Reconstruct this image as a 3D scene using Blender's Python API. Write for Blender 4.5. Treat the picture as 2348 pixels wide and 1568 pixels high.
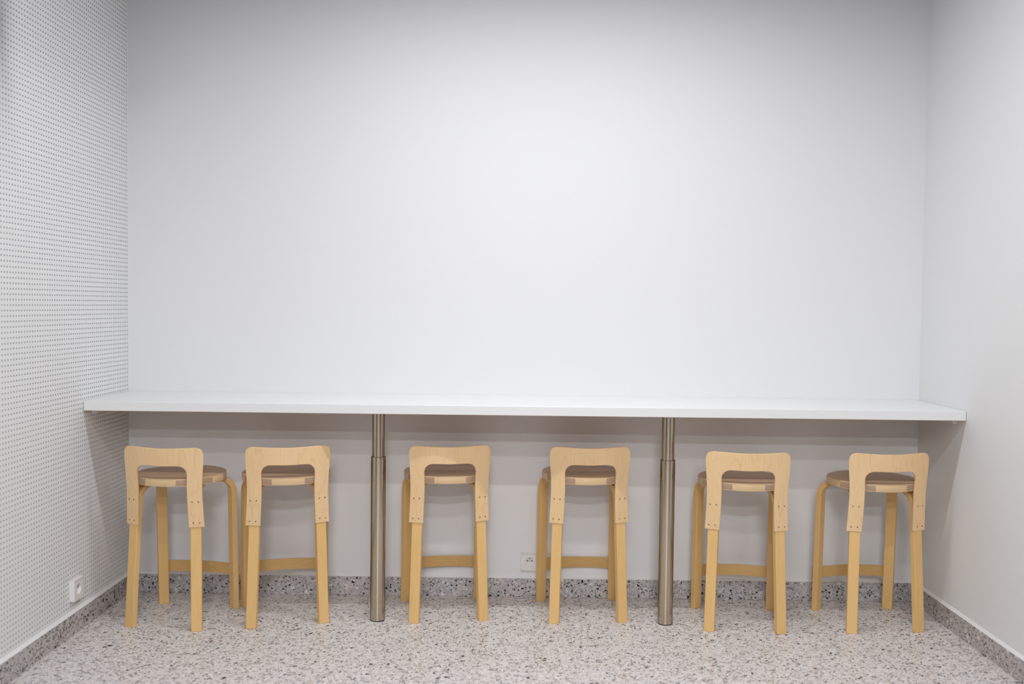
import bpy, bmesh, math, random
import numpy as np
from mathutils import Vector, Matrix

# ------------------------------------------------------------------ set-up
for o in list(bpy.data.objects):
    bpy.data.objects.remove(o, do_unlink=True)
scene = bpy.context.scene
COL = scene.collection

# measured layout (metres); back wall is y = 0, left wall x = 0, camera looks along +y
W = 3.3775          # alcove width
CEIL = 2.80
CD = 0.4381         # counter depth
ZC = 0.8309         # counter underside
TH = 0.0366         # counter thickness
HB = 0.0807         # base tile height
TB = 0.0106         # base tile thickness
ROOM_Y = -8.2       # rear of the room behind the camera

# camera
CAM = dict(x=1.6531, y=-4.1131, z=1.2528, pitch=-0.0381, yaw=0.0037, roll=0.0112, f=2212.28)
def make_camera():
    cy, sy = math.cos(CAM['yaw']), math.sin(CAM['yaw'])
    cp, sp = math.cos(CAM['pitch']), math.sin(CAM['pitch'])
    X = Vector((cy, sy, 0)); Y0 = Vector((-sy, cy, 0)); Z0 = Vector((0, 0, 1))
    Y = Y0 * cp + Z0 * sp
    Z = -Y0 * sp + Z0 * cp
    cr, sr = math.cos(CAM['roll']), math.sin(CAM['roll'])
    R = X * cr + Z * sr
    U = -X * sr + Z * cr
    m = Matrix(((R.x, U.x, -Y.x, CAM['x']), (R.y, U.y, -Y.y, CAM['y']), (R.z, U.z, -Y.z, CAM['z']), (0, 0, 0, 1)))
    cd = bpy.data.cameras.new('camera')
    cd.sensor_width = 36.0
    cd.sensor_fit = 'HORIZONTAL'
    cd.lens = CAM['f'] / 2348.0 * 36.0
    cd.dof.use_dof = True
    cd.dof.focus_distance = 3.86
    cd.dof.aperture_fstop = 1.3
    cd.clip_start = 0.05
    o = bpy.data.objects.new('camera', cd)
    o.matrix_world = m
    COL.objects.link(o)
    scene.camera = o
make_camera()

# world: dim neutral sky outside (the room is closed, it only matters at the gaps)
world = bpy.data.worlds.new('world')
scene.world = world
world.use_nodes = True
world.node_tree.nodes['Background'].inputs[0].default_value = (0.8, 0.87, 1.0, 1)
world.node_tree.nodes['Background'].inputs[1].default_value = 0.25

# exposure
scene.view_settings.view_transform = 'Standard'
scene.view_settings.look = 'None'
scene.view_settings.exposure = 0.14
scene.view_settings.gamma = 1.0
scene.view_settings.use_curve_mapping = False

# ceiling lights: rows of long lamps crossing the room, (x, y, length, watts, spread)
LAMPS = [(1.75, -1.14, 1.80, 24.5, 174, 0),
         (1.75, -2.82, 1.40, 11.5, 130, 30),
         (1.75, -4.14, 0.80, 13.0, 120, 30),
         (1.75, -5.58, 0.80, 18.0, 90, 45),
         (1.75, -7.02, 0.80, 110.0, 175, 0)]
LAMP_COLOR = (0.965, 0.978, 1.0)
def lamp_light(x, y, length, watts, spread, tilt, parent):
    ld = bpy.data.lights.new('lamp_light', 'AREA')
    ld.shape = 'RECTANGLE'
    ld.size = length
    ld.size_y = 0.045
    ld.energy = watts
    ld.color = LAMP_COLOR
    ld.spread = math.radians(spread)
    o = bpy.data.objects.new('lamp_light', ld)
    o.location = (0, 0, -0.003)
    o.rotation_euler = (math.radians(tilt), 0, 0)   # leans towards the back wall
    COL.objects.link(o)
    o.parent = parent

# ------------------------------------------------------------------ helpers
def tag(o, label=None, cat=None, group=None, kind=None):
    if label: o['label'] = label
    if cat: o['category'] = cat
    if group: o['group'] = group
    if kind: o['kind'] = kind
    return o

def empty(name, loc=(0, 0, 0), rz=0.0):
    o = bpy.data.objects.new(name, None)
    o.location = loc
    o.rotation_euler = (0, 0, rz)
    o.empty_display_size = 0.1
    COL.objects.link(o)
    return o

def link_mesh(name, me, mat, parent=None, smooth=35, bevel=0.0, segs=2):
    if mat: me.materials.append(mat)
    o = bpy.data.objects.new(name, me)
    COL.objects.link(o)
    if parent is not None: o.parent = parent
    if smooth:
        me.polygons.foreach_set('use_smooth', [True] * len(me.polygons))
        me.set_sharp_from_angle(angle=math.radians(smooth))
    if bevel:
        b = o.modifiers.new('bevel', 'BEVEL')
        b.width = bevel; b.segments = segs; b.limit_method = 'ANGLE'
        b.angle_limit = math.radians(35); b.harden_normals = False
    return o

def from_bm(name, bm, mat, parent=None, **kw):
    bmesh.ops.recalc_face_normals(bm, faces=bm.faces[:])
    me = bpy.data.meshes.new(name)
    bm.to_mesh(me); bm.free()
    return link_mesh(name, me, mat, parent, **kw)

def box_bm(bm, lo, hi):
    c = [(lo[0] + hi[0]) / 2, (lo[1] + hi[1]) / 2, (lo[2] + hi[2]) / 2]
    s = [hi[i] - lo[i] for i in range(3)]
    r = bmesh.ops.create_cube(bm, size=1.0)
    for v in r['verts']:
        v.co = Vector((c[0] + v.co.x * s[0], c[1] + v.co.y * s[1], c[2] + v.co.z * s[2]))
    return r['verts']

def box(name, lo, hi, mat, parent=None, **kw):
    bm = bmesh.new(); box_bm(bm, lo, hi)
    return from_bm(name, bm, mat, parent, **kw)

def lathe(name, prof, mat, parent=None, n=48, center=(0, 0, 0), axis='Z', **kw):
    """prof: list of (radius, height), closed at radius 0 if given"""
    bm = bmesh.new(); rings = []
    for r, h in prof:
        if r < 1e-6:
            rings.append([bm.verts.new((0, 0, h))])
        else:
            rings.append([bm.verts.new((r * math.cos(2 * math.pi * i / n), r * math.sin(2 * math.pi * i / n), h)) for i in range(n)])
    for a, b in zip(rings, rings[1:]):
        for i in range(n):
            j = (i + 1) % n
            if len(a) == 1 and len(b) == 1: continue
            if len(a) == 1: bm.faces.new((a[0], b[i], b[j]))
            elif len(b) == 1: bm.faces.new((a[i], b[0], a[j]))
            else: bm.faces.new((a[i], a[j], b[j], b[i]))
    if axis == 'Y':   # height grows towards -y
        for v in bm.verts: v.co = Vector((v.co.x, -v.co.z, v.co.y))
    if axis == 'X':   # height grows towards +x
        for v in bm.verts: v.co = Vector((v.co.z, v.co.x, v.co.y))
    for v in bm.verts: v.co += Vector(center)
    return from_bm(name, bm, mat, parent, **kw)

# ------------------------------------------------------------------ materials
def new_mat(name, color=(0.8, 0.8, 0.8), rough=0.5, metal=0.0, spec=0.5):
    m = bpy.data.materials.new(name)
    m.use_nodes = True
    b = m.node_tree.nodes['Principled BSDF']
    b.inputs['Base Color'].default_value = (*color, 1)
    b.inputs['Roughness'].default_value = rough
    b.inputs['Metallic'].default_value = metal
    b.inputs['Specular IOR Level'].default_value = spec
    return m, m.node_tree, b

def N(nt, t, **kw):
    n = nt.nodes.new(t)
    for k, v in kw.items():
        if k == 'ins':
            for i, val in v.items(): n.inputs[i].default_value = val
        else: setattr(n, k, v)
    return n

def math_n(nt, op, a, b=None, c=None, clamp=False):
    n = nt.nodes.new('ShaderNodeMath'); n.operation = op; n.use_clamp = clamp
    for i, v in enumerate((a, b, c)):
        if v is None: continue
        if isinstance(v, (int, float)): n.inputs[i].default_value = v
        else: nt.links.new(v, n.inputs[i])
    return n.outputs[0]

def mix(nt, fac, a, b):
    n = nt.nodes.new('ShaderNodeMix'); n.data_type = 'RGBA'
    for sock, v in ((n.inputs[0], fac), (n.inputs[6], a), (n.inputs[7], b)):
        if isinstance(v, (int, float)): sock.default_value = v
        elif isinstance(v, tuple): sock.default_value = (*v, 1) if len(v) == 3 else v
        else: nt.links.new(v, sock)
    return n.outputs[2]

def map_range(nt, v, a, b, c=0.0, d=1.0, smooth=False):
    n = nt.nodes.new('ShaderNodeMapRange')
    if smooth: n.interpolation_type = 'SMOOTHSTEP'
    nt.links.new(v, n.inputs[0])
    for i, x in zip((1, 2, 3, 4), (a, b, c, d)): n.inputs[i].default_value = x
    return n.outputs[0]

def painted(name, color, rough=0.6, bump=0.02, marks=None):
    m, nt, b = new_mat(name, color, rough, spec=0.35)
    tc = N(nt, 'ShaderNodeTexCoord')
    no = N(nt, 'ShaderNodeTexNoise', ins={'Scale': 260.0, 'Detail': 3.0})
    nt.links.new(tc.outputs['Object'], no.inputs['Vector'])
    bp = N(nt, 'ShaderNodeBump', ins={'Strength': bump, 'Distance': 0.002})
    nt.links.new(no.outputs[0], bp.inputs['Height'])
    nt.links.new(bp.outputs[0], b.inputs['Normal'])
    if marks:
        sep = N(nt, 'ShaderNodeSeparateXYZ'); nt.links.new(tc.outputs['Object'], sep.inputs[0])
        col = color
        tot = None
        for (mx, mz, rx, rz, k) in marks:
            dx = math_n(nt, 'DIVIDE', math_n(nt, 'SUBTRACT', sep.outputs[0], mx), rx)
            dz = math_n(nt, 'DIVIDE', math_n(nt, 'SUBTRACT', sep.outputs[2], mz), rz)
            d = math_n(nt, 'ADD', math_n(nt, 'MULTIPLY', dx, dx), math_n(nt, 'MULTIPLY', dz, dz))
            f = math_n(nt, 'MULTIPLY', map_range(nt, d, 1.0, 0.2), k)
            tot = f if tot is None else math_n(nt, 'MAXIMUM', tot, f)
        nt.links.new(mix(nt, tot, color, (0.35, 0.35, 0.36)), b.inputs['Base Color'])
    return m

M = {}
M['wall'] = painted('white_wall_paint', (0.80, 0.80, 0.81), 0.55, 0.05,
                    marks=[(1.1456, 1.197, 0.004, 0.002, 0.35), (0.7201, 1.190, 0.012, 0.0012, 0.12)])
M['wall_side'] = painted('white_side_wall_paint', (0.80, 0.80, 0.80), 0.55, 0.05)
M['panel'] = painted('white_perforated_board', (0.80, 0.80, 0.80), 0.6, 0.02)
M['fleece'] = painted('grey_acoustic_fleece', (0.16, 0.16, 0.16), 0.9, 0.1)
M['core'] = painted('grey_board_core', (0.42, 0.42, 0.42), 0.9, 0.0)
M['ceiling'] = painted('ceiling_paint', (0.30, 0.31, 0.33), 0.8, 0.02)
M['wall_rear'] = painted('grey_hall_paint', (0.32, 0.31, 0.30), 0.7, 0.02)
M['underside'] = new_mat('warm_bounce_underside', (0.74, 0.53, 0.34), 0.7)[0]  # made-up warm colour, tints the light bounced onto the wall below
M['blocker'] = painted('grey_blocker_paint', (0.27, 0.29, 0.34), 0.7, 0.02)  # for the added block that keeps lamp light off the left wall
M['caulk'] = new_mat('white_sealant', (0.82, 0.82, 0.82), 0.35)[0]
M['laminate'] = new_mat('white_laminate', (0.82, 0.82, 0.815), 0.35, spec=0.4)[0]
M['white_metal'] = new_mat('white_coated_metal', (0.8, 0.8, 0.8), 0.4)[0]
M['white_plastic'] = new_mat('white_plastic', (0.82, 0.80, 0.79), 0.3, spec=0.5)[0]
M['black'] = new_mat('black_plastic', (0.012, 0.012, 0.014), 0.5)[0]
M['pin'] = new_mat('grey_pin_metal', (0.35, 0.34, 0.33), 0.35, 1.0)[0]
M['screw'] = new_mat('steel_screw', (0.20, 0.17, 0.14), 0.25, 1.0)[0]  # darkened steel, the dark room's reflection is put into the colour
M['joint'] = new_mat('dark_gap', (0.3, 0.29, 0.28), 0.9)[0]

def steel():
    m, nt, b = new_mat('brushed_stainless_steel', (0.60, 0.52, 0.42), 0.2, 1.0)
    b.inputs['Specular Tint'].default_value = (0.35, 0.30, 0.24, 1)
    tc = N(nt, 'ShaderNodeTexCoord')
    mp = N(nt, 'ShaderNodeMapping'); mp.inputs['Scale'].default_value = (6, 6, 900)
    nt.links.new(tc.outputs['Object'], mp.inputs[0])
    no = N(nt, 'ShaderNodeTexNoise', ins={'Scale': 1.0, 'Detail': 4.0})
    nt.links.new(mp.outputs[0], no.inputs['Vector'])
    # faint vertical streaks
    mp2 = N(nt, 'ShaderNodeMapping'); mp2.inputs['Scale'].default_value = (260, 260, 3)
    nt.links.new(tc.outputs['Object'], mp2.inputs[0])
    no2 = N(nt, 'ShaderNodeTexNoise', ins={'Scale': 1.0, 'Detail': 3.0})
    nt.links.new(mp2.outputs[0], no2.inputs['Vector'])
    nt.links.new(map_range(nt, no2.outputs[0], 0.3, 0.7, 0.13, 0.20), b.inputs['Roughness'])
    nt.links.new(mix(nt, no.outputs[0], (0.50, 0.43, 0.335), (0.60, 0.52, 0.41)), b.inputs['Base Color'])
    return m
M['steel'] = steel()

def terrazzo(name, lines_x=None, lines_y=None, dark=1.0, base=((0.79, 0.75, 0.735), (0.62, 0.585, 0.57)), big=0.12, pale_keep=0.50):
    m, nt, b = new_mat(name, (0.6, 0.57, 0.56), 0.42, spec=0.4)
    tc = N(nt, 'ShaderNodeTexCoord')
    vec = tc.outputs['Object']
    nz = N(nt, 'ShaderNodeTexNoise', ins={'Scale': 160.0, 'Detail': 2.0})
    nt.links.new(vec, nz.inputs['Vector'])
    sub = N(nt, 'ShaderNodeVectorMath', operation='SUBTRACT'); sub.inputs[1].default_value = (0.5, 0.5, 0.5)
    nt.links.new(nz.outputs['Color'], sub.inputs[0])
    sc = N(nt, 'ShaderNodeVectorMath', operation='SCALE'); sc.inputs['Scale'].default_value = 0.0035
    nt.links.new(sub.outputs[0], sc.inputs[0])
    ad = N(nt, 'ShaderNodeVectorMath', operation='ADD')
    nt.links.new(vec, ad.inputs[0]); nt.links.new(sc.outputs[0], ad.inputs[1])
    vec2 = ad.outputs[0]
    # pale, cloudy ground with soft grey aggregate
    n1 = N(nt, 'ShaderNodeTexNoise', ins={'Scale': 70.0, 'Detail': 5.0, 'Roughness': 0.65})
    nt.links.new(vec, n1.inputs['Vector'])
    col = mix(nt, map_range(nt, n1.outputs[0], 0.38, 0.62), base[0], base[1])
    def chips(col, scale, thr, keep, tones, seed, edge=0.06):
        mp = N(nt, 'ShaderNodeMapping'); mp.inputs['Location'].default_value = (seed, seed * 1.7, seed * 0.6)
        nt.links.new(vec2, mp.inputs[0])
        vo = N(nt, 'ShaderNodeTexVoronoi', feature='F1', ins={'Scale': scale, 'Randomness': 1.0})
        ve = N(nt, 'ShaderNodeTexVoronoi', feature='DISTANCE_TO_EDGE', ins={'Scale': scale, 'Randomness': 1.0})
        nt.links.new(mp.outputs[0], vo.inputs['Vector']); nt.links.new(mp.outputs[0], ve.inputs['Vector'])
        sp = N(nt, 'ShaderNodeSeparateColor'); nt.links.new(vo.outputs['Color'], sp.inputs[0])
        # per-cell size: threshold on distance to edge depends on green channel
        th_ = map_range(nt, sp.outputs[1], 0, 1, thr, thr + 0.16)
        inside = map_range(nt, math_n(nt, 'SUBTRACT', ve.outputs[0], th_), 0.0, edge)
        pick = math_n(nt, 'LESS_THAN', sp.outputs[0], keep)
        f = math_n(nt, 'MULTIPLY', inside, pick)
        rmp = N(nt, 'ShaderNodeValToRGB'); rmp.color_ramp.interpolation = 'CONSTANT'
        el = rmp.color_ramp.elements
        el[0].position = 0; el[0].color = (*tones[0][1], 1)
        el[1].position = tones[1][0]; el[1].color = (*tones[1][1], 1)
        for p, c in tones[2:]:
            e = el.new(p); e.color = (*c, 1)
        nt.links.new(sp.outputs[2], rmp.inputs[0])
        return mix(nt, f, col, rmp.outputs[0])
    pale = [(0, (0.78, 0.74, 0.72)), (0.45, (0.52, 0.48, 0.46)), (0.7, (0.66, 0.58, 0.53)), (0.88, (0.42, 0.39, 0.38))]
    darkt = [(0, (0.012, 0.013, 0.016)), (0.45, (0.03, 0.028, 0.026)), (0.68, (0.12, 0.11, 0.11)), (0.80, (0.17, 0.085, 0.045)), (0.9, (0.03, 0.042, 0.055))]
    tiny = [(0, (0.07, 0.066, 0.064)), (0.5, (0.16, 0.15, 0.145)), (0.85, (0.22, 0.14, 0.10))]
    col = chips(col, 60.0, 0.03, pale_keep, pale, 3.1)
    col = chips(col, 260.0, 0.05, 0.20 * dark, tiny, 7.7)
    col = chips(col, 120.0, 0.09, 0.20 * dark, darkt, 11.3)
    col = chips(col, 66.0, 0.13, big * dark, darkt, 17.9)
    if lines_x or lines_y:
        sep = N(nt, 'ShaderNodeSeparateXYZ'); nt.links.new(vec, sep.inputs[0])
        tot = None
        for ax, spec in ((0, lines_x), (1, lines_y)):
            if not spec: continue
            off, pitch = spec
            fr = math_n(nt, 'PINGPONG', math_n(nt, 'SUBTRACT', sep.outputs[ax], off), pitch / 2)
            near = math_n(nt, 'LESS_THAN', fr, 0.0011)
            tot = near if tot is None else math_n(nt, 'MAXIMUM', tot, near)
        col = mix(nt, math_n(nt, 'MULTIPLY', tot, 0.6), col, (0.42, 0.40, 0.39))
    nt.links.new(col, b.inputs['Base Color'])
    return m
M['floor'] = terrazzo('terrazzo_floor_tiles', (1.2965, 0.5773), (-0.012, 0.5773))
M['base'] = terrazzo('terrazzo_base_tiles', (1.2945, 0.5773), None, 1.3, ((0.62, 0.60, 0.61), (0.44, 0.425, 0.43)), 0.22, 0.25)
M['base_side'] = terrazzo('terrazzo_side_base_tiles', None, (-0.3, 0.5773), 1.2, ((0.58, 0.55, 0.54), (0.42, 0.40, 0.39)), 0.2, 0.25)

def wood(name, c_light, c_dark, axis='Z', figure=0.0, rough=0.36, stretch=22.0, scale=1.0, sheen=0.4):
    """lacquered birch: fine fibres along one axis, optional cathedral figure"""
    m, nt, b = new_mat(name, c_light, rough, spec=sheen)
    tc = N(nt, 'ShaderNodeTexCoord'); oi = N(nt, 'ShaderNodeObjectInfo')
    cb = N(nt, 'ShaderNodeCombineXYZ')
    r = math_n(nt, 'MULTIPLY', oi.outputs['Random'], 13.0)
    for i in range(3): nt.links.new(r, cb.inputs[i])
    ad = N(nt, 'ShaderNodeVectorMath', operation='ADD')
    nt.links.new(tc.outputs['Object'], ad.inputs[0]); nt.links.new(cb.outputs[0], ad.inputs[1])
    s = {'X': (1, stretch, stretch), 'Y': (stretch, 1, stretch), 'Z': (stretch, stretch, 1)}[axis]
    mp = N(nt, 'ShaderNodeMapping'); mp.inputs['Scale'].default_value = tuple(v * scale for v in s)
    nt.links.new(ad.outputs[0], mp.inputs[0])
    n1 = N(nt, 'ShaderNodeTexNoise', ins={'Scale': 9.0, 'Detail': 6.0, 'Roughness': 0.6})
    nt.links.new(mp.outputs[0], n1.inputs['Vector'])
    f = map_range(nt, n1.outputs[0], 0.33, 0.70)
    # slow tone drift
    mp3 = N(nt, 'ShaderNodeMapping'); mp3.inputs['Scale'].default_value = {'X': (2, 9, 9), 'Y': (9, 2, 9), 'Z': (9, 9, 2)}[axis]
    nt.links.new(ad.outputs[0], mp3.inputs[0])
    n3 = N(nt, 'ShaderNodeTexNoise', ins={'Scale': 1.6, 'Detail': 2.0})
    nt.links.new(mp3.outputs[0], n3.inputs['Vector'])
    f = math_n(nt, 'ADD', math_n(nt, 'MULTIPLY', f, 0.45), math_n(nt, 'MULTIPLY', map_range(nt, n3.outputs[0], 0.3, 0.7), 0.35))
    col = mix(nt, f, c_light, c_dark)
    if figure:
        s2 = {'X': (4.0, 15, 15), 'Y': (15, 4.0, 15), 'Z': (15, 15, 4.0)}[axis]
        mp2 = N(nt, 'ShaderNodeMapping'); mp2.inputs['Scale'].default_value = s2
        nt.links.new(ad.outputs[0], mp2.inputs[0])
        n2 = N(nt, 'ShaderNodeTexNoise', ins={'Scale': 0.85, 'Detail': 1.4, 'Roughness': 0.45})
        nt.links.new(mp2.outputs[0], n2.inputs['Vector'])
        rings = math_n(nt, 'PINGPONG', math_n(nt, 'MULTIPLY', n2.outputs[0], 11.0), 0.5)
        line = map_range(nt, rings, 0.0, 0.17, 1.0, 0.0, True)
        nv = N(nt, 'ShaderNodeTexNoise', ins={'Scale': 14.0, 'Detail': 2.0})
        nt.links.new(ad.outputs[0], nv.inputs['Vector'])
        line = math_n(nt, 'MULTIPLY', line, map_range(nt, nv.outputs[0], 0.35, 0.7, 0.15, 1.0))
        fig = tuple(v * k for v, k in zip(c_dark, (0.86, 0.78, 0.66)))
        col = mix(nt, math_n(nt, 'MULTIPLY', line, figure), col, fig)
    nt.links.new(col, b.inputs['Base Color'])
    bp = N(nt, 'ShaderNodeBump', ins={'Strength': 0.06, 'Distance': 0.001})
    nt.links.new(n1.outputs[0], bp.inputs['Height']); nt.links.new(bp.outputs[0], b.inputs['Normal'])
    b.inputs['Coat Weight'].default_value = 0.15
    b.inputs['Coat Roughness'].default_value = 0.3
    return m

M['leg'] = wood('honey_birch_leg', (0.81, 0.53, 0.225), (0.72, 0.435, 0.155), 'Z', 0.0)
M['rest'] = wood('honey_birch_footrest', (0.64, 0.41, 0.16), (0.55, 0.32, 0.11), 'X', 0.3)
M['back'] = wood('pale_birch_plywood', (0.86, 0.61, 0.345), (0.78, 0.52, 0.265), 'Z', 0.42)
M['seat_top'] = wood('birch_seat_veneer', (0.56, 0.37, 0.215), (0.45, 0.285, 0.16), 'X', 0.25)

def seat_edge():
    """solid birch frame: long-grain blocks alternate with darker end-grain blocks around the rim"""
    m, nt, b = new_mat('birch_seat_rim', (0.7, 0.5, 0.3), 0.4, spec=0.4)
    tc = N(nt, 'ShaderNodeTexCoord')
    sep = N(nt, 'ShaderNodeSeparateXYZ'); nt.links.new(tc.outputs['Object'], sep.inputs[0])
    ang = math_n(nt, 'ARCTAN2', sep.outputs[0], math_n(nt, 'MULTIPLY', math_n(nt, 'SUBTRACT', sep.outputs[1], 0.0748), -1.0))
    pp = math_n(nt, 'PINGPONG', ang, math.pi / 4)
    endg = math_n(nt, 'GREATER_THAN', pp, math.radians(21))
    mp = N(nt, 'ShaderNodeMapping'); mp.inputs['Scale'].default_value = (40, 40, 400)
    nt.links.new(tc.outputs['Object'], mp.inputs[0])
    no = N(nt, 'ShaderNodeTexNoise', ins={'Scale': 1.0, 'Detail': 4.0}); nt.links.new(mp.outputs[0], no.inputs['Vector'])
    lt = mix(nt, no.outputs[0], (0.76, 0.56, 0.33), (0.66, 0.45, 0.24))
    dk = mix(nt, no.outputs[0], (0.47, 0.33, 0.225), (0.36, 0.24, 0.15))
    col = mix(nt, endg, lt, dk)
    z = sep.outputs[2]
    ply = math_n(nt, 'MAXIMUM', math_n(nt, 'GREATER_THAN', z, 0.5777), math_n(nt, 'LESS_THAN', z, 0.5555))
    col = mix(nt, ply, col, (0.70, 0.50, 0.30))
    seam = math_n(nt, 'LESS_THAN', math_n(nt, 'ABSOLUTE', math_n(nt, 'SUBTRACT', z, 0.5774)), 0.0004)
    col = mix(nt, math_n(nt, 'MULTIPLY', seam, 0.6), col, (0.25, 0.16, 0.09))
    nt.links.new(col, b.inputs['Base Color'])
    return m
M['seat_edge'] = seat_edge()
def emitter():
    m, nt, b = new_mat('lit_lamp_diffuser', (0.9, 0.9, 0.9), 0.5)
    b.inputs['Emission Color'].default_value = (1, 0.985, 0.975, 1)
    b.inputs['Emission Strength'].default_value = 3.0
    return m
M['emit'] = emitter()

# ------------------------------------------------------------------ room shell
def structure(o): o['kind'] = 'structure'; return o

AD = 1.70            # depth of the white alcove; behind it the room widens
HX = 2.4             # how far the hall reaches beyond each side wall
structure(box('floor', (-HX - 0.15, ROOM_Y - 0.15, -0.10), (W + HX + 0.15, 0.15, 0.0), M['floor'], smooth=0))
structure(box('ceiling', (-HX - 0.15, ROOM_Y - 0.15, CEIL), (W + HX + 0.15, 0.15, CEIL + 0.1), M['ceiling'], smooth=0))
structure(box('wall_back', (-0.15, 0.0, 0.0), (W + 0.15, 0.15, CEIL), M['wall'], smooth=0))
structure(box('wall_right', (W, -AD, 0.0), (W + 0.15, 0.0, CEIL), M['wall_side'], smooth=0))
structure(box('wall_right_return', (W + 0.15, -AD, 0.0), (W + HX, -AD + 0.15, CEIL), M['wall_rear'], smooth=0))
structure(box('wall_left_return', (-HX, -AD, 0.0), (-0.15, -AD + 0.15, CEIL), M['wall_rear'], smooth=0))
structure(box('wall_hall_right', (W + HX, ROOM_Y, 0.0), (W + HX + 0.15, -AD + 0.15, CEIL), M['wall_rear'], smooth=0))
structure(box('wall_hall_left', (-HX - 0.15, ROOM_Y, 0.0), (-HX, -AD + 0.15, CEIL), M['wall_rear'], smooth=0))
structure(box('wall_front', (-HX - 0.15, ROOM_Y - 0.15, 0.0), (W + HX + 0.15, ROOM_Y, CEIL), M['wall_rear'], smooth=0))

def perforated_wall():
    """board with round through-holes, 8 mm at 18 mm centres, grey fleece behind"""
    P = 0.0179; R = 0.0034; DEPTH = 0.010; n = 8
    y1 = -0.005; ny = 94; z0 = 0.098; nz = 149
    y0 = y1 - ny * P; z1 = z0 + nz * P
    K = ny + 1; L = nz + 1
    # lattice corners
    jj, kk = np.meshgrid(np.arange(K), np.arange(L), indexing='ij')
    lat = np.stack([np.zeros(K * L), (y1 - jj * P).ravel(), (z0 + kk * P).ravel()], 1)
    def lid(j, k): return j * L + k
    cj, ck = np.meshgrid(np.arange(ny), np.arange(nz), indexing='ij')
    cj = cj.ravel(); ck = ck.ravel(); nc = len(cj)
    cy = y1 - (cj + .5) * P; cz = z0 + (ck + .5) * P
    a = np.arange(n) * 2 * math.pi / n + math.pi / n
    ring = np.zeros((nc, 2, n, 3))
    for s, x in ((0, 0.0), (1, -DEPTH)):
        ring[:, s, :, 0] = x
        ring[:, s, :, 1] = cy[:, None] + R * np.cos(a)
        ring[:, s, :, 2] = cz[:, None] + R * np.sin(a)
    verts = np.concatenate([lat, ring.reshape(-1, 3)])
    base = K * L + np.arange(nc) * 2 * n
    # corners in the order of angle: (+y,+z), (-y,+z), (-y,-z), (+y,-z)
    c = [lid(cj, ck + 1), lid(cj + 1, ck + 1), lid(cj + 1, ck), lid(cj, ck)]
    loops = []; sizes = []; mats = []
    # ring vertex i angles 22.5, 67.5, 112.5 ... : quadrant q owns i = 2q, 2q+1
    for q in range(4):
        i0, i1, i2 = 2 * q, 2 * q + 1, (2 * q + 2) % n
        loops.append(np.stack([c[q], base + i1, base + i0], 1)); sizes.append(3); mats.append(0)
        loops.append(np.stack([c[q], c[(q + 1) % 4], base + i2, base + i1], 1)); sizes.append(4); mats.append(0)
    for i in range(n):
        j = (i + 1) % n
        loops.append(np.stack([base + i, base + j, base + n + j, base + n + i], 1)); sizes.append(4); mats.append(2)
    loops.append(np.stack([base + n + i for i in range(n)], 1)); sizes.append(8); mats.append(1)
    # plain borders: strip above the base, strip to the ceiling, to the corner, and the rest of the wall
    ex = [(0, y0, 0), (0, y1, 0), (0, 0, 0), (0, y0, z0), (0, y1, z0), (0, y0, z1), (0, y1, z1),
          (0, y0, CEIL), (0, y1, CEIL), (0, 0, CEIL), (0, -AD, 0), (0, -AD, CEIL)]
    e = len(verts)
    verts = np.concatenate([verts, np.array(ex, float)])
    extra = [(e, e + 1, e + 4, e + 3), (e + 5, e + 6, e + 8, e + 7), (e + 1, e + 2, e + 9, e + 8), (e + 10, e, e + 7, e + 11)]
    lv = []; lt = []; mi = []
    for l, s, m_ in zip(loops, sizes, mats):
        lv.append(l.ravel()); lt.append(np.full(len(l), s)); mi.append(np.full(len(l), m_))
    for q in extra:
        lv.append(np.array(q)); lt.append(np.array([4])); mi.append(np.array([0]))
    lv = np.concatenate(lv).astype(np.int32); lt = np.concatenate(lt).astype(np.int32); mi = np.concatenate(mi).astype(np.int32)
    me = bpy.data.meshes.new('wall_left')
    me.vertices.add(len(verts)); me.vertices.foreach_set('co', verts.ravel())
    me.loops.add(len(lv)); me.loops.foreach_set('vertex_index', lv)
    me.polygons.add(len(lt))
    me.polygons.foreach_set('loop_start', np.concatenate([[0], np.cumsum(lt)[:-1]]).astype(np.int32))
    me.polygons.foreach_set('material_index', mi)
    me.polygons.foreach_set('use_smooth', np.zeros(len(lt), dtype=bool))
    me.update(calc_edges=True); me.validate()
    me.materials.append(M['panel']); me.materials.append(M['fleece']); me.materials.append(M['core'])
    o = bpy.data.objects.new('wall_left', me); COL.objects.link(o)
    structure(o)
    # solid wall behind the board
    structure(box('wall_left_outer', (-0.15, -AD, 0), (-DEPTH - 0.0004, 0, CEIL), M['wall_side'], smooth=0))
perforated_wall()

# unseen block added above the frame to shade the upper left wall
structure(box('unseen_light_blocker', (0.001, -3.2, 2.27), (0.50, -1.04, CEIL), M['blocker'], smooth=0))

# base tiles
structure(box('baseboard_back', (TB, -TB, 0), (W - TB, 0, HB), M['base'], bevel=0.0012))
structure(box('baseboard_left', (0, -AD, 0), (TB, 0, HB), M['base_side'], bevel=0.0012))
structure(box('baseboard_right', (W - TB, -AD, 0), (W, 0, HB), M['base_side'], bevel=0.0012))
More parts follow.
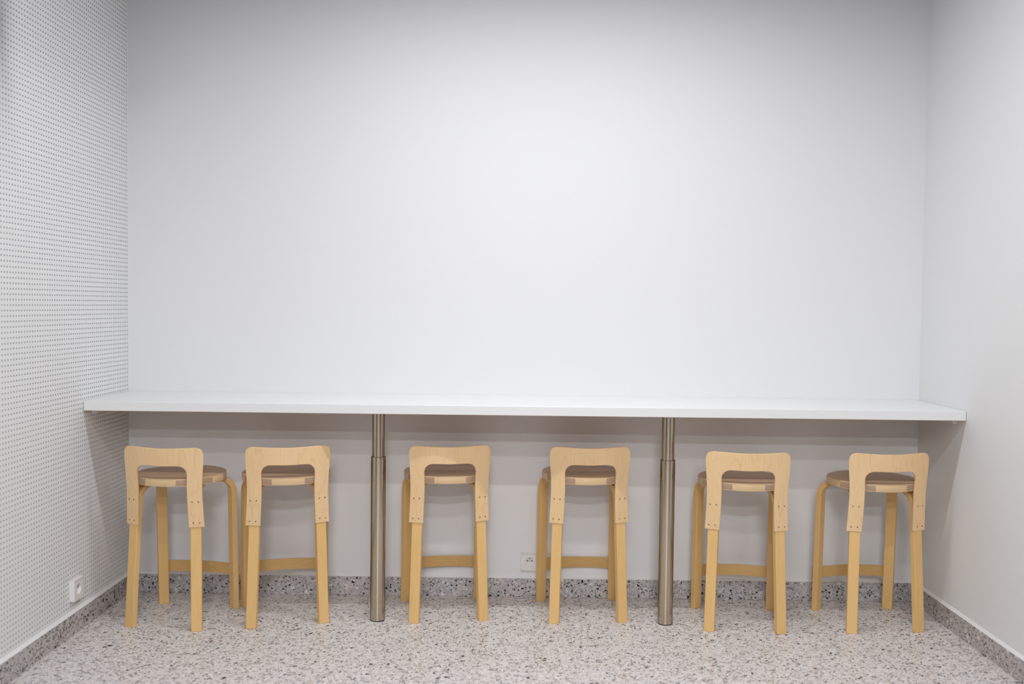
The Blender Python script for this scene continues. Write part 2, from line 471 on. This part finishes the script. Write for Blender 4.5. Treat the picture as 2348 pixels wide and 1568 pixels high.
# sealant fillet along the top of the base tiles
def fillet(name, pts):
    bm = bmesh.new()
    a = [bm.verts.new(p) for p in pts[0]]; b = [bm.verts.new(p) for p in pts[1]]
    for i in range(3):
        bm.faces.new((a[i], a[(i + 1) % 3], b[(i + 1) % 3], b[i]))
    bm.faces.new(a); bm.faces.new(b)
    return structure(from_bm(name, bm, M['caulk'], smooth=0))
fh = 0.010
fillet('trim_1', [[(TB, 0, HB), (TB, -TB * .8, HB), (TB, 0, HB + fh * .6)], [(W - TB, 0, HB), (W - TB, -TB * .8, HB), (W - TB, 0, HB + fh * .6)]])
fillet('trim_2', [[(0, 0, HB), (TB * .95, 0, HB), (0, 0, HB + fh)], [(0, -AD, HB), (TB * .95, -AD, HB), (0, -AD, HB + fh)]])
fillet('trim_3', [[(W, 0, HB), (W - TB * .95, 0, HB), (W, 0, HB + fh)], [(W, -AD, HB), (W - TB * .95, -AD, HB), (W, -AD, HB + fh)]])

# ------------------------------------------------------------------ ceiling lamps (above the frame, they light the alcove)
lamp_where = ['nearest the back wall', 'second from the back wall', 'third from the back wall',
              'fourth from the back wall', 'nearest the rear of the room']
for (x, y, ln, wt, sp, ti), where in zip(LAMPS, lamp_where):
    root = empty('ceiling_lamp', (x, y, CEIL - 0.05))
    tag(root, 'long white ceiling lamp ' + where, 'ceiling lamp', 'long ceiling lamps')
    bm = bmesh.new()
    h = ln / 2 + 0.02
    box_bm(bm, (-h, -0.04, 0.0), (h, -0.030, 0.05)); box_bm(bm, (-h, 0.030, 0.0), (h, 0.04, 0.05))
    box_bm(bm, (-h, -0.030, 0.012), (h, 0.030, 0.05))
    box_bm(bm, (-h, -0.03, 0.0), (-h + 0.01, 0.03, 0.012)); box_bm(bm, (h - 0.01, -0.03, 0.0), (h, 0.03, 0.012))
    from_bm('housing', bm, M['white_metal'], root, smooth=0)
    box('diffuser', (-h + 0.01, -0.0295, 0.004), (h - 0.01, 0.0295, 0.011), M['emit'], root, smooth=0)
    lamp_light(x, y, ln, wt, sp, ti, root)

# ------------------------------------------------------------------ counter
counter = empty('breakfast_counter', (W / 2, -CD / 2, 0))
tag(counter, 'long white wall-to-wall bar counter standing on two round steel legs', 'counter')
ox, oy = W / 2, -CD / 2
def cl(p): return (p[0] - ox, p[1] - oy, p[2])
top = box('countertop', cl((0.0015, -CD, ZC)), cl((W - 0.0015, -0.0005, ZC + TH)), M['laminate'], counter, bevel=0.0022, segs=3)
top.data.materials.append(M['underside'])
for p in top.data.polygons:
    if p.normal.z < -0.9: p.material_index = 1
for sx in (0, 1):
    x0 = 0.001 if sx == 0 else W - 0.001
    d = 1 if sx == 0 else -1
    bm = bmesh.new()
    def bb(xa, xb, ya, yb, za, zb):
        xa, xb = sorted((x0 + d * xa, x0 + d * xb))
        box_bm(bm, cl((xa, ya, za)), cl((xb, yb, zb)))
    bb(0, 0.003, -0.368, -0.02, ZC - 0.022, ZC - 0.0005)
    bb(0.003, 0.022, -0.368, -0.02, ZC - 0.0035, ZC - 0.0005)
    bb(0.003, 0.019, -0.368, -0.364, ZC - 0.020, ZC - 0.0035)
    from_bm('support_bracket', bm, M['white_metal'], counter, smooth=0, bevel=0.0005)
PR = 0.0290
for lx, ytop in ((1.1177, 0), (2.2578, 0)):
    zt = 0.652
    c = (lx - ox, -0.3319 - oy, 0)
    leg = lathe('leg', [(PR - .003, 0.004), (PR, 0.004), (PR, zt - 0.0012), (PR - 0.0012, zt), (0.0247, zt), (0.0247, zt - 0.004)], M['steel'], counter, 64, c)
    lathe('upper_tube', [(0.0245, zt - 0.03), (0.0245, ZC - 0.003), (0, ZC - 0.003)], M['steel'], leg, 64, c)
    lathe('foot_pad', [(0, 0.0), (PR - 0.0005, 0.0), (PR - 0.0005, 0.0045), (0, 0.0045)], M['black'], leg, 48, c)
    lathe('mounting_plate', [(0, ZC - 0.003), (0.0235, ZC - 0.003), (0.0235, ZC), (0, ZC)], M['steel'], leg, 48, c)

# ------------------------------------------------------------------ wall sockets
def socket_insert(bm, cx, cz, half, rr, y, depth):
    """square face with a round well, facing -y"""
    n = 48
    sq = []; ci = []; cb = []
    for i in range(n):
        a = 2 * math.pi * (i + .5) / n
        ca, sa = math.cos(a), math.sin(a); k = half / max(abs(ca), abs(sa))
        sq.append(bm.verts.new((cx + ca * k, y, cz + sa * k)))
        ci.append(bm.verts.new((cx + ca * rr, y, cz + sa * rr)))
        cb.append(bm.verts.new((cx + ca * (rr - .0008), y + depth, cz + sa * (rr - .0008))))
    for i in range(n):
        j = (i + 1) % n
        bm.faces.new((sq[i], sq[j], ci[j], ci[i])); bm.faces.new((ci[i], ci[j], cb[j], cb[i]))
    bm.faces.new(cb)

def build_socket(root, modules, protrude, wall_off=0.0):
    """local frame: x along wall, z up, front towards -y, wall plane y = 0"""
    m = 0.0355; fr = 0.0040
    n = modules
    wt = 2 * m * n + 2 * fr; ht = 2 * m + 2 * fr
    bm = bmesh.new()
    x0 = -wt / 2; z0 = -ht / 2
    t = protrude
    for lo, hi in (((x0, -t, z0), (x0 + fr, 0, -z0)), ((-x0 - fr, -t, z0), (-x0, 0, -z0)),
                   ((x0 + fr, -t, z0), (-x0 - fr, 0, z0 + fr)), ((x0 + fr, -t, -z0 - fr), (-x0 - fr, 0, -z0))):
        box_bm(bm, lo, hi)
    bmesh.ops.remove_doubles(bm, verts=bm.verts[:], dist=1e-5)
    from_bm('frame', bm, M['white_plastic'], root, smooth=30, bevel=0.001, segs=2)
    box('gap_backing', (x0 + fr * .9, -t * .1, z0 + fr * .9), (-x0 - fr * .9, -0.0002, -z0 - fr * .9), M['joint'], root, smooth=0)
    for k in range(n):
        cx = x0 + fr + m + 2 * m * k
        bm = bmesh.new()
        dep = min(0.009, t * 0.72)
        socket_insert(bm, cx, 0.0, m - 0.0006, 0.0195, -t + 0.0008, dep)
        ins = from_bm('socket_face', bm, M['white_plastic'], root, smooth=30)
        yb = -t + 0.0008 + dep
        for hx in (-0.0095, 0.0095):
            lathe('contact_hole', [(0, 0.0), (0.0030, 0.0), (0.0030, 0.0005), (0, 0.0005)], M['black'], ins, 20, (cx + hx, yb, 0.0045), 'Y')
        lathe('centre_screw', [(0, 0.0), (0.0024, 0.0), (0.0024, 0.0008), (0, 0.0010)], M['pin'], ins, 20, (cx, yb, 0.0035), 'Y')
        lathe('earth_pin', [(0, 0.0), (0.0024, 0.0), (0.0024, 0.0055), (0.0015, 0.0068), (0, 0.0070)], M['pin'], ins, 20, (cx, yb, 0.0145), 'Y')

s1 = empty('wall_socket', (1.6856 + 0.1490 / 2, 0, 0.1509))
tag(s1, 'white double wall socket under the counter, partly hidden by a stool leg', 'socket')
build_socket(s1, 2, 0.0095)
s2 = empty('wall_socket', (0, -0.520, 0.167), math.radians(90))
tag(s2, 'white single socket box on the perforated left wall above the base tiles', 'socket')
build_socket(s2, 1, 0.0185)

# ------------------------------------------------------------------ bar stool with low back
G = dict(xr=0.1391, yr=0.0756, al=0.3092, w=0.0402, t=0.0227, xf=0.162, yf=0.2337, be=0.6913,
         lrx=0.0286, lry=0.0484, lfx=0.0015, lfy=0.0384,
         hs=0.5808, ts=0.0289, sy=0.0748, rs=0.1726, P0=-0.0800, ml=0.0537, R=0.42, pt=0.0104)

def leg_mesh(name, side, rear, parent):
    if rear:
        c = Vector((side * G['xr'], -G['yr'])); n = Vector((side * math.sin(G['al']), -math.cos(G['al'])))
        lean = Vector((-side * G['lrx'], G['lry']))
    else:
        c = Vector((side * G['xf'], G['yf'])); n = Vector((side * math.sin(G['be']), math.cos(G['be'])))
        lean = Vector((-side * G['lfx'], -G['lfy']))
    tg = Vector((-n.y, n.x))
    zt = G['hs'] - G['ts'] + 0.0002       # top of the horizontal arm
    t = G['t']; w = G['w']
    ro = 0.068; th_top = 0.0195; na = 12
    cz = zt - ro
    end = 0.15 if rear else 0.18
    arc = [math.pi - math.pi / 2 * i / na for i in range(na + 1)]
    outer = [(0.0, 0.0), (0.0, 0.25)] + [(ro + ro * math.cos(a), cz + ro * math.sin(a)) for a in arc] + [(end, zt)]
    inner = [(t, 0.0), (t, 0.25)]
    for i, a in enumerate(arc):
        k = i / na
        q = (ro - t) * (1 - k) + (ro - th_top) * k
        inner.append((ro + q * math.cos(a), cz + q * math.sin(a)))
    inner.append((end, zt - 0.012))
    bm = bmesh.new()
    def P(u, z, h): q = c + lean * z - n * u + tg * h; return (q.x, q.y, z)
    rows = []
    for (a, b) in zip(outer, inner):
        rows.append([bm.verts.new(P(*a, -w / 2)), bm.verts.new(P(*a, w / 2)), bm.verts.new(P(*b, w / 2)), bm.verts.new(P(*b, -w / 2))])
    for r0, r1 in zip(rows, rows[1:]):
        for i in range(4):
            j = (i + 1) % 4
            bm.faces.new((r0[i], r0[j], r1[j], r1[i]))
    bm.faces.new(rows[0]); bm.faces.new(rows[-1])
    return from_bm(name, bm, M['leg'], parent, smooth=25, bevel=0.0018, segs=2)

def resample(path, n):
    pts = [Vector(p) for p in path]
    d = [0.0]
    for a, b in zip(pts, pts[1:]): d.append(d[-1] + (b - a).length)
    out = []
    for i in range(n + 1):
        t = d[-1] * i / n
        k = max(j for j in range(len(d)) if d[j] <= t + 1e-9); k = min(k, len(pts) - 2)
        f = (t - d[k]) / (d[k + 1] - d[k])
        out.append(pts[k].lerp(pts[k + 1], f))
    return out

def back_pt(x, z, off=0.0):
    fx = x / G['R']; fz = -G['ml']
    y = G['P0'] - G['ml'] * (z - 0.4) + x * x / 2 / G['R']
    n = Vector((fx, -1, fz)).normalized()
    return Vector((x, y, z)) + n * off

def backrest_mesh(parent):
    oA = [(.1592, .3955), (.1572, .440), (.1552, .488), (.1542, .526), (.1548, .56), (.1567, .593)]
    oB = [(.1567, .593), (.1597, .630), (.1613, .660), (.1614, .673), (.1603, .6815), (.1575, .689), (.153, .6945), (.147, .698), (.140, .7000), (.132, .7005)]
    oC = [(.132, .7005), (.10, .6993), (.067, .6978), (.035, .6968), (0, .6963)]
    iA = [(.1045, .3940), (.1030, .44), (.1013, .48), (.1001, .53), (.1005, .567), (.1015, .585)]
    iB = [(.1015, .585), (.1020, .596), (.1008, .606), (.0972, .615), (.0915, .6220), (.084, .6270), (.075, .6298), (.0675, .6305)]
    iC = [(.0675, .6305), (.045, .6302), (.02, .6292), (0, .6290)]
    o = resample(oA, 9)[:-1] + resample(oB, 14)[:-1] + resample(oC, 8)
    i_ = resample(iA, 9)[:-1] + resample(iB, 14)[:-1] + resample(iC, 8)
    o = o + [Vector((-p.x, p.y)) for p in reversed(o[:-1])]
    i_ = i_ + [Vector((-p.x, p.y)) for p in reversed(i_[:-1])]
    K = 5
    bm = bmesh.new(); fr = []; bk = []
    for a, b in zip(o, i_):
        fa = []; ba = []
        for k in range(K + 1):
            p = a.lerp(b, k / K)
            fa.append(bm.verts.new(back_pt(p.x, p.y))); ba.append(bm.verts.new(back_pt(p.x, p.y, -G['pt'])))
        fr.append(fa); bk.append(ba)
    m = len(o)
    for r in range(m - 1):
        for k in range(K):
            bm.faces.new((fr[r][k], fr[r][k + 1], fr[r + 1][k + 1], fr[r + 1][k]))
            bm.faces.new((bk[r][k], bk[r + 1][k], bk[r + 1][k + 1], bk[r][k + 1]))
        bm.faces.new((fr[r][0], fr[r + 1][0], bk[r + 1][0], bk[r][0]))
        bm.faces.new((fr[r][K], bk[r][K], bk[r + 1][K], fr[r + 1][K]))
    for r in (0, m - 1):
        for k in range(K):
            bm.faces.new((fr[r][k], bk[r][k], bk[r][k + 1], fr[r][k + 1]))
    o_ = from_bm('backrest', bm, M['back'], parent, smooth=40, bevel=0.0016, segs=2)
    for sx in (-1, 1):
        for x, z in ((.1207, .4127), (.1436, .4127), (.1185, .4935), (.1408, .4935)):
            p = back_pt(sx * x, z); q = back_pt(sx * x, z, 1.0) - p
            s = lathe('screw', [(0, -0.002), (0.0026, -0.002), (0.0026, 0.0002), (0.0021, 0.0009), (0.0012, 0.0014), (0, 0.0015)], M['screw'], o_, 14)
            rot = q.normalized().to_track_quat('Z', 'Y').to_matrix().to_4x4()
            s.data.transform(Matrix.Translation(p) @ rot)
    return o_

def seat_mesh(parent):
    hs, ts, r = G['hs'], G['ts'], G['rs']; z0 = hs - ts
    prof = [(0, z0), (r * .6, z0), (r - 0.0035, z0), (r - 0.001, z0 + 0.001), (r, z0 + 0.0035), (r, hs - 0.0035), (r - 0.001, hs - 0.001), (r - 0.0035, hs), (r * .9, hs), (0, hs)]
    o = lathe('seat', prof, None, parent, 96, (0, G['sy'], 0), smooth=40)
    o.data.materials.append(M['seat_edge']); o.data.materials.append(M['seat_top'])
    for p in o.data.polygons:
        if abs(p.normal.z) > 0.92: p.material_index = 1
    return o

def footrest_mesh(parent):
    z = 0.1545; hh = 0.0230; be = G['be']
    xl = G['xf'] - G['lfx'] * z; yl = G['yf'] - G['lfy'] * z   # outer face centre of the front leg
    yl += 0.0006; xl += 0.0005
    R = 0.45; yc = yl - math.sqrt(R * R - xl * xl); be = math.asin(xl / R)
    th = 0.0085
    pts = []
    na = 24
    for i in range(na + 1):
        a = -be + 2 * be * i / na
        pts.append(((R * math.sin(a), yc + R * math.cos(a)), (math.sin(a), math.cos(a))))
    ext = 0.0080
    tx, ty = math.cos(be), -math.sin(be)
    pts = [((-xl - tx * ext, yl + ty * ext), (-math.sin(be), math.cos(be)))] + pts + [((xl + tx * ext, yl + ty * ext), (math.sin(be), math.cos(be)))]
    bm = bmesh.new(); rows = []
    for (p, n) in pts:
        q = (p[0] + n[0] * th, p[1] + n[1] * th)
        rows.append([bm.verts.new((p[0], p[1], z - hh)), bm.verts.new((q[0], q[1], z - hh)), bm.verts.new((q[0], q[1], z + hh)), bm.verts.new((p[0], p[1], z + hh))])
    for a, b in zip(rows, rows[1:]):
        for i in range(4):
            j = (i + 1) % 4
            bm.faces.new((a[i], a[j], b[j], b[i]))
    bm.faces.new(rows[0]); bm.faces.new(rows[-1])
    return from_bm('footrest', bm, M['rest'], parent, smooth=25, bevel=0.001, segs=2)

def make_stool():
    root = empty('bar_stool')
    seat_mesh(root)
    for side in (-1, 1): leg_mesh('leg', side, True, root)
    for side in (-1, 1): leg_mesh('leg', side, False, root)
    footrest_mesh(root)
    backrest_mesh(root)
    return root

def copy_tree(o, parent=None):
    c = o.copy(); COL.objects.link(c); c.parent = parent
    for ch in list(o.children): copy_tree(ch, c)
    return c

spots = [(0.3262, -0.4017, -0.1438), (0.7623, -0.3477, 0.2746), (1.3904, -0.2783, 0.1598),
         (1.9471, -0.2678, 0.0882), (2.5568, -0.3584, -0.0729), (3.0936, -0.3420, 0.0991)]
labels = ['birch bar stool turned towards the left wall, nearest the perforated wall',
          'birch bar stool between the leftmost stool and the left steel counter leg',
          'birch bar stool just right of the left steel counter leg',
          'birch bar stool in front of the double socket, left of the right steel counter leg',
          'birch bar stool just right of the right steel counter leg',
          'birch bar stool in the right corner, nearest the plain right wall']
proto = make_stool()
allst = [proto] + [copy_tree(proto) for _ in spots[1:]]
for o, (x, y, a), lb in zip(allst, spots, labels):
    o.location = (x, y, 0); o.rotation_euler = (0, 0, a)
    tag(o, lb, 'bar stool', 'birch bar stools at the counter')
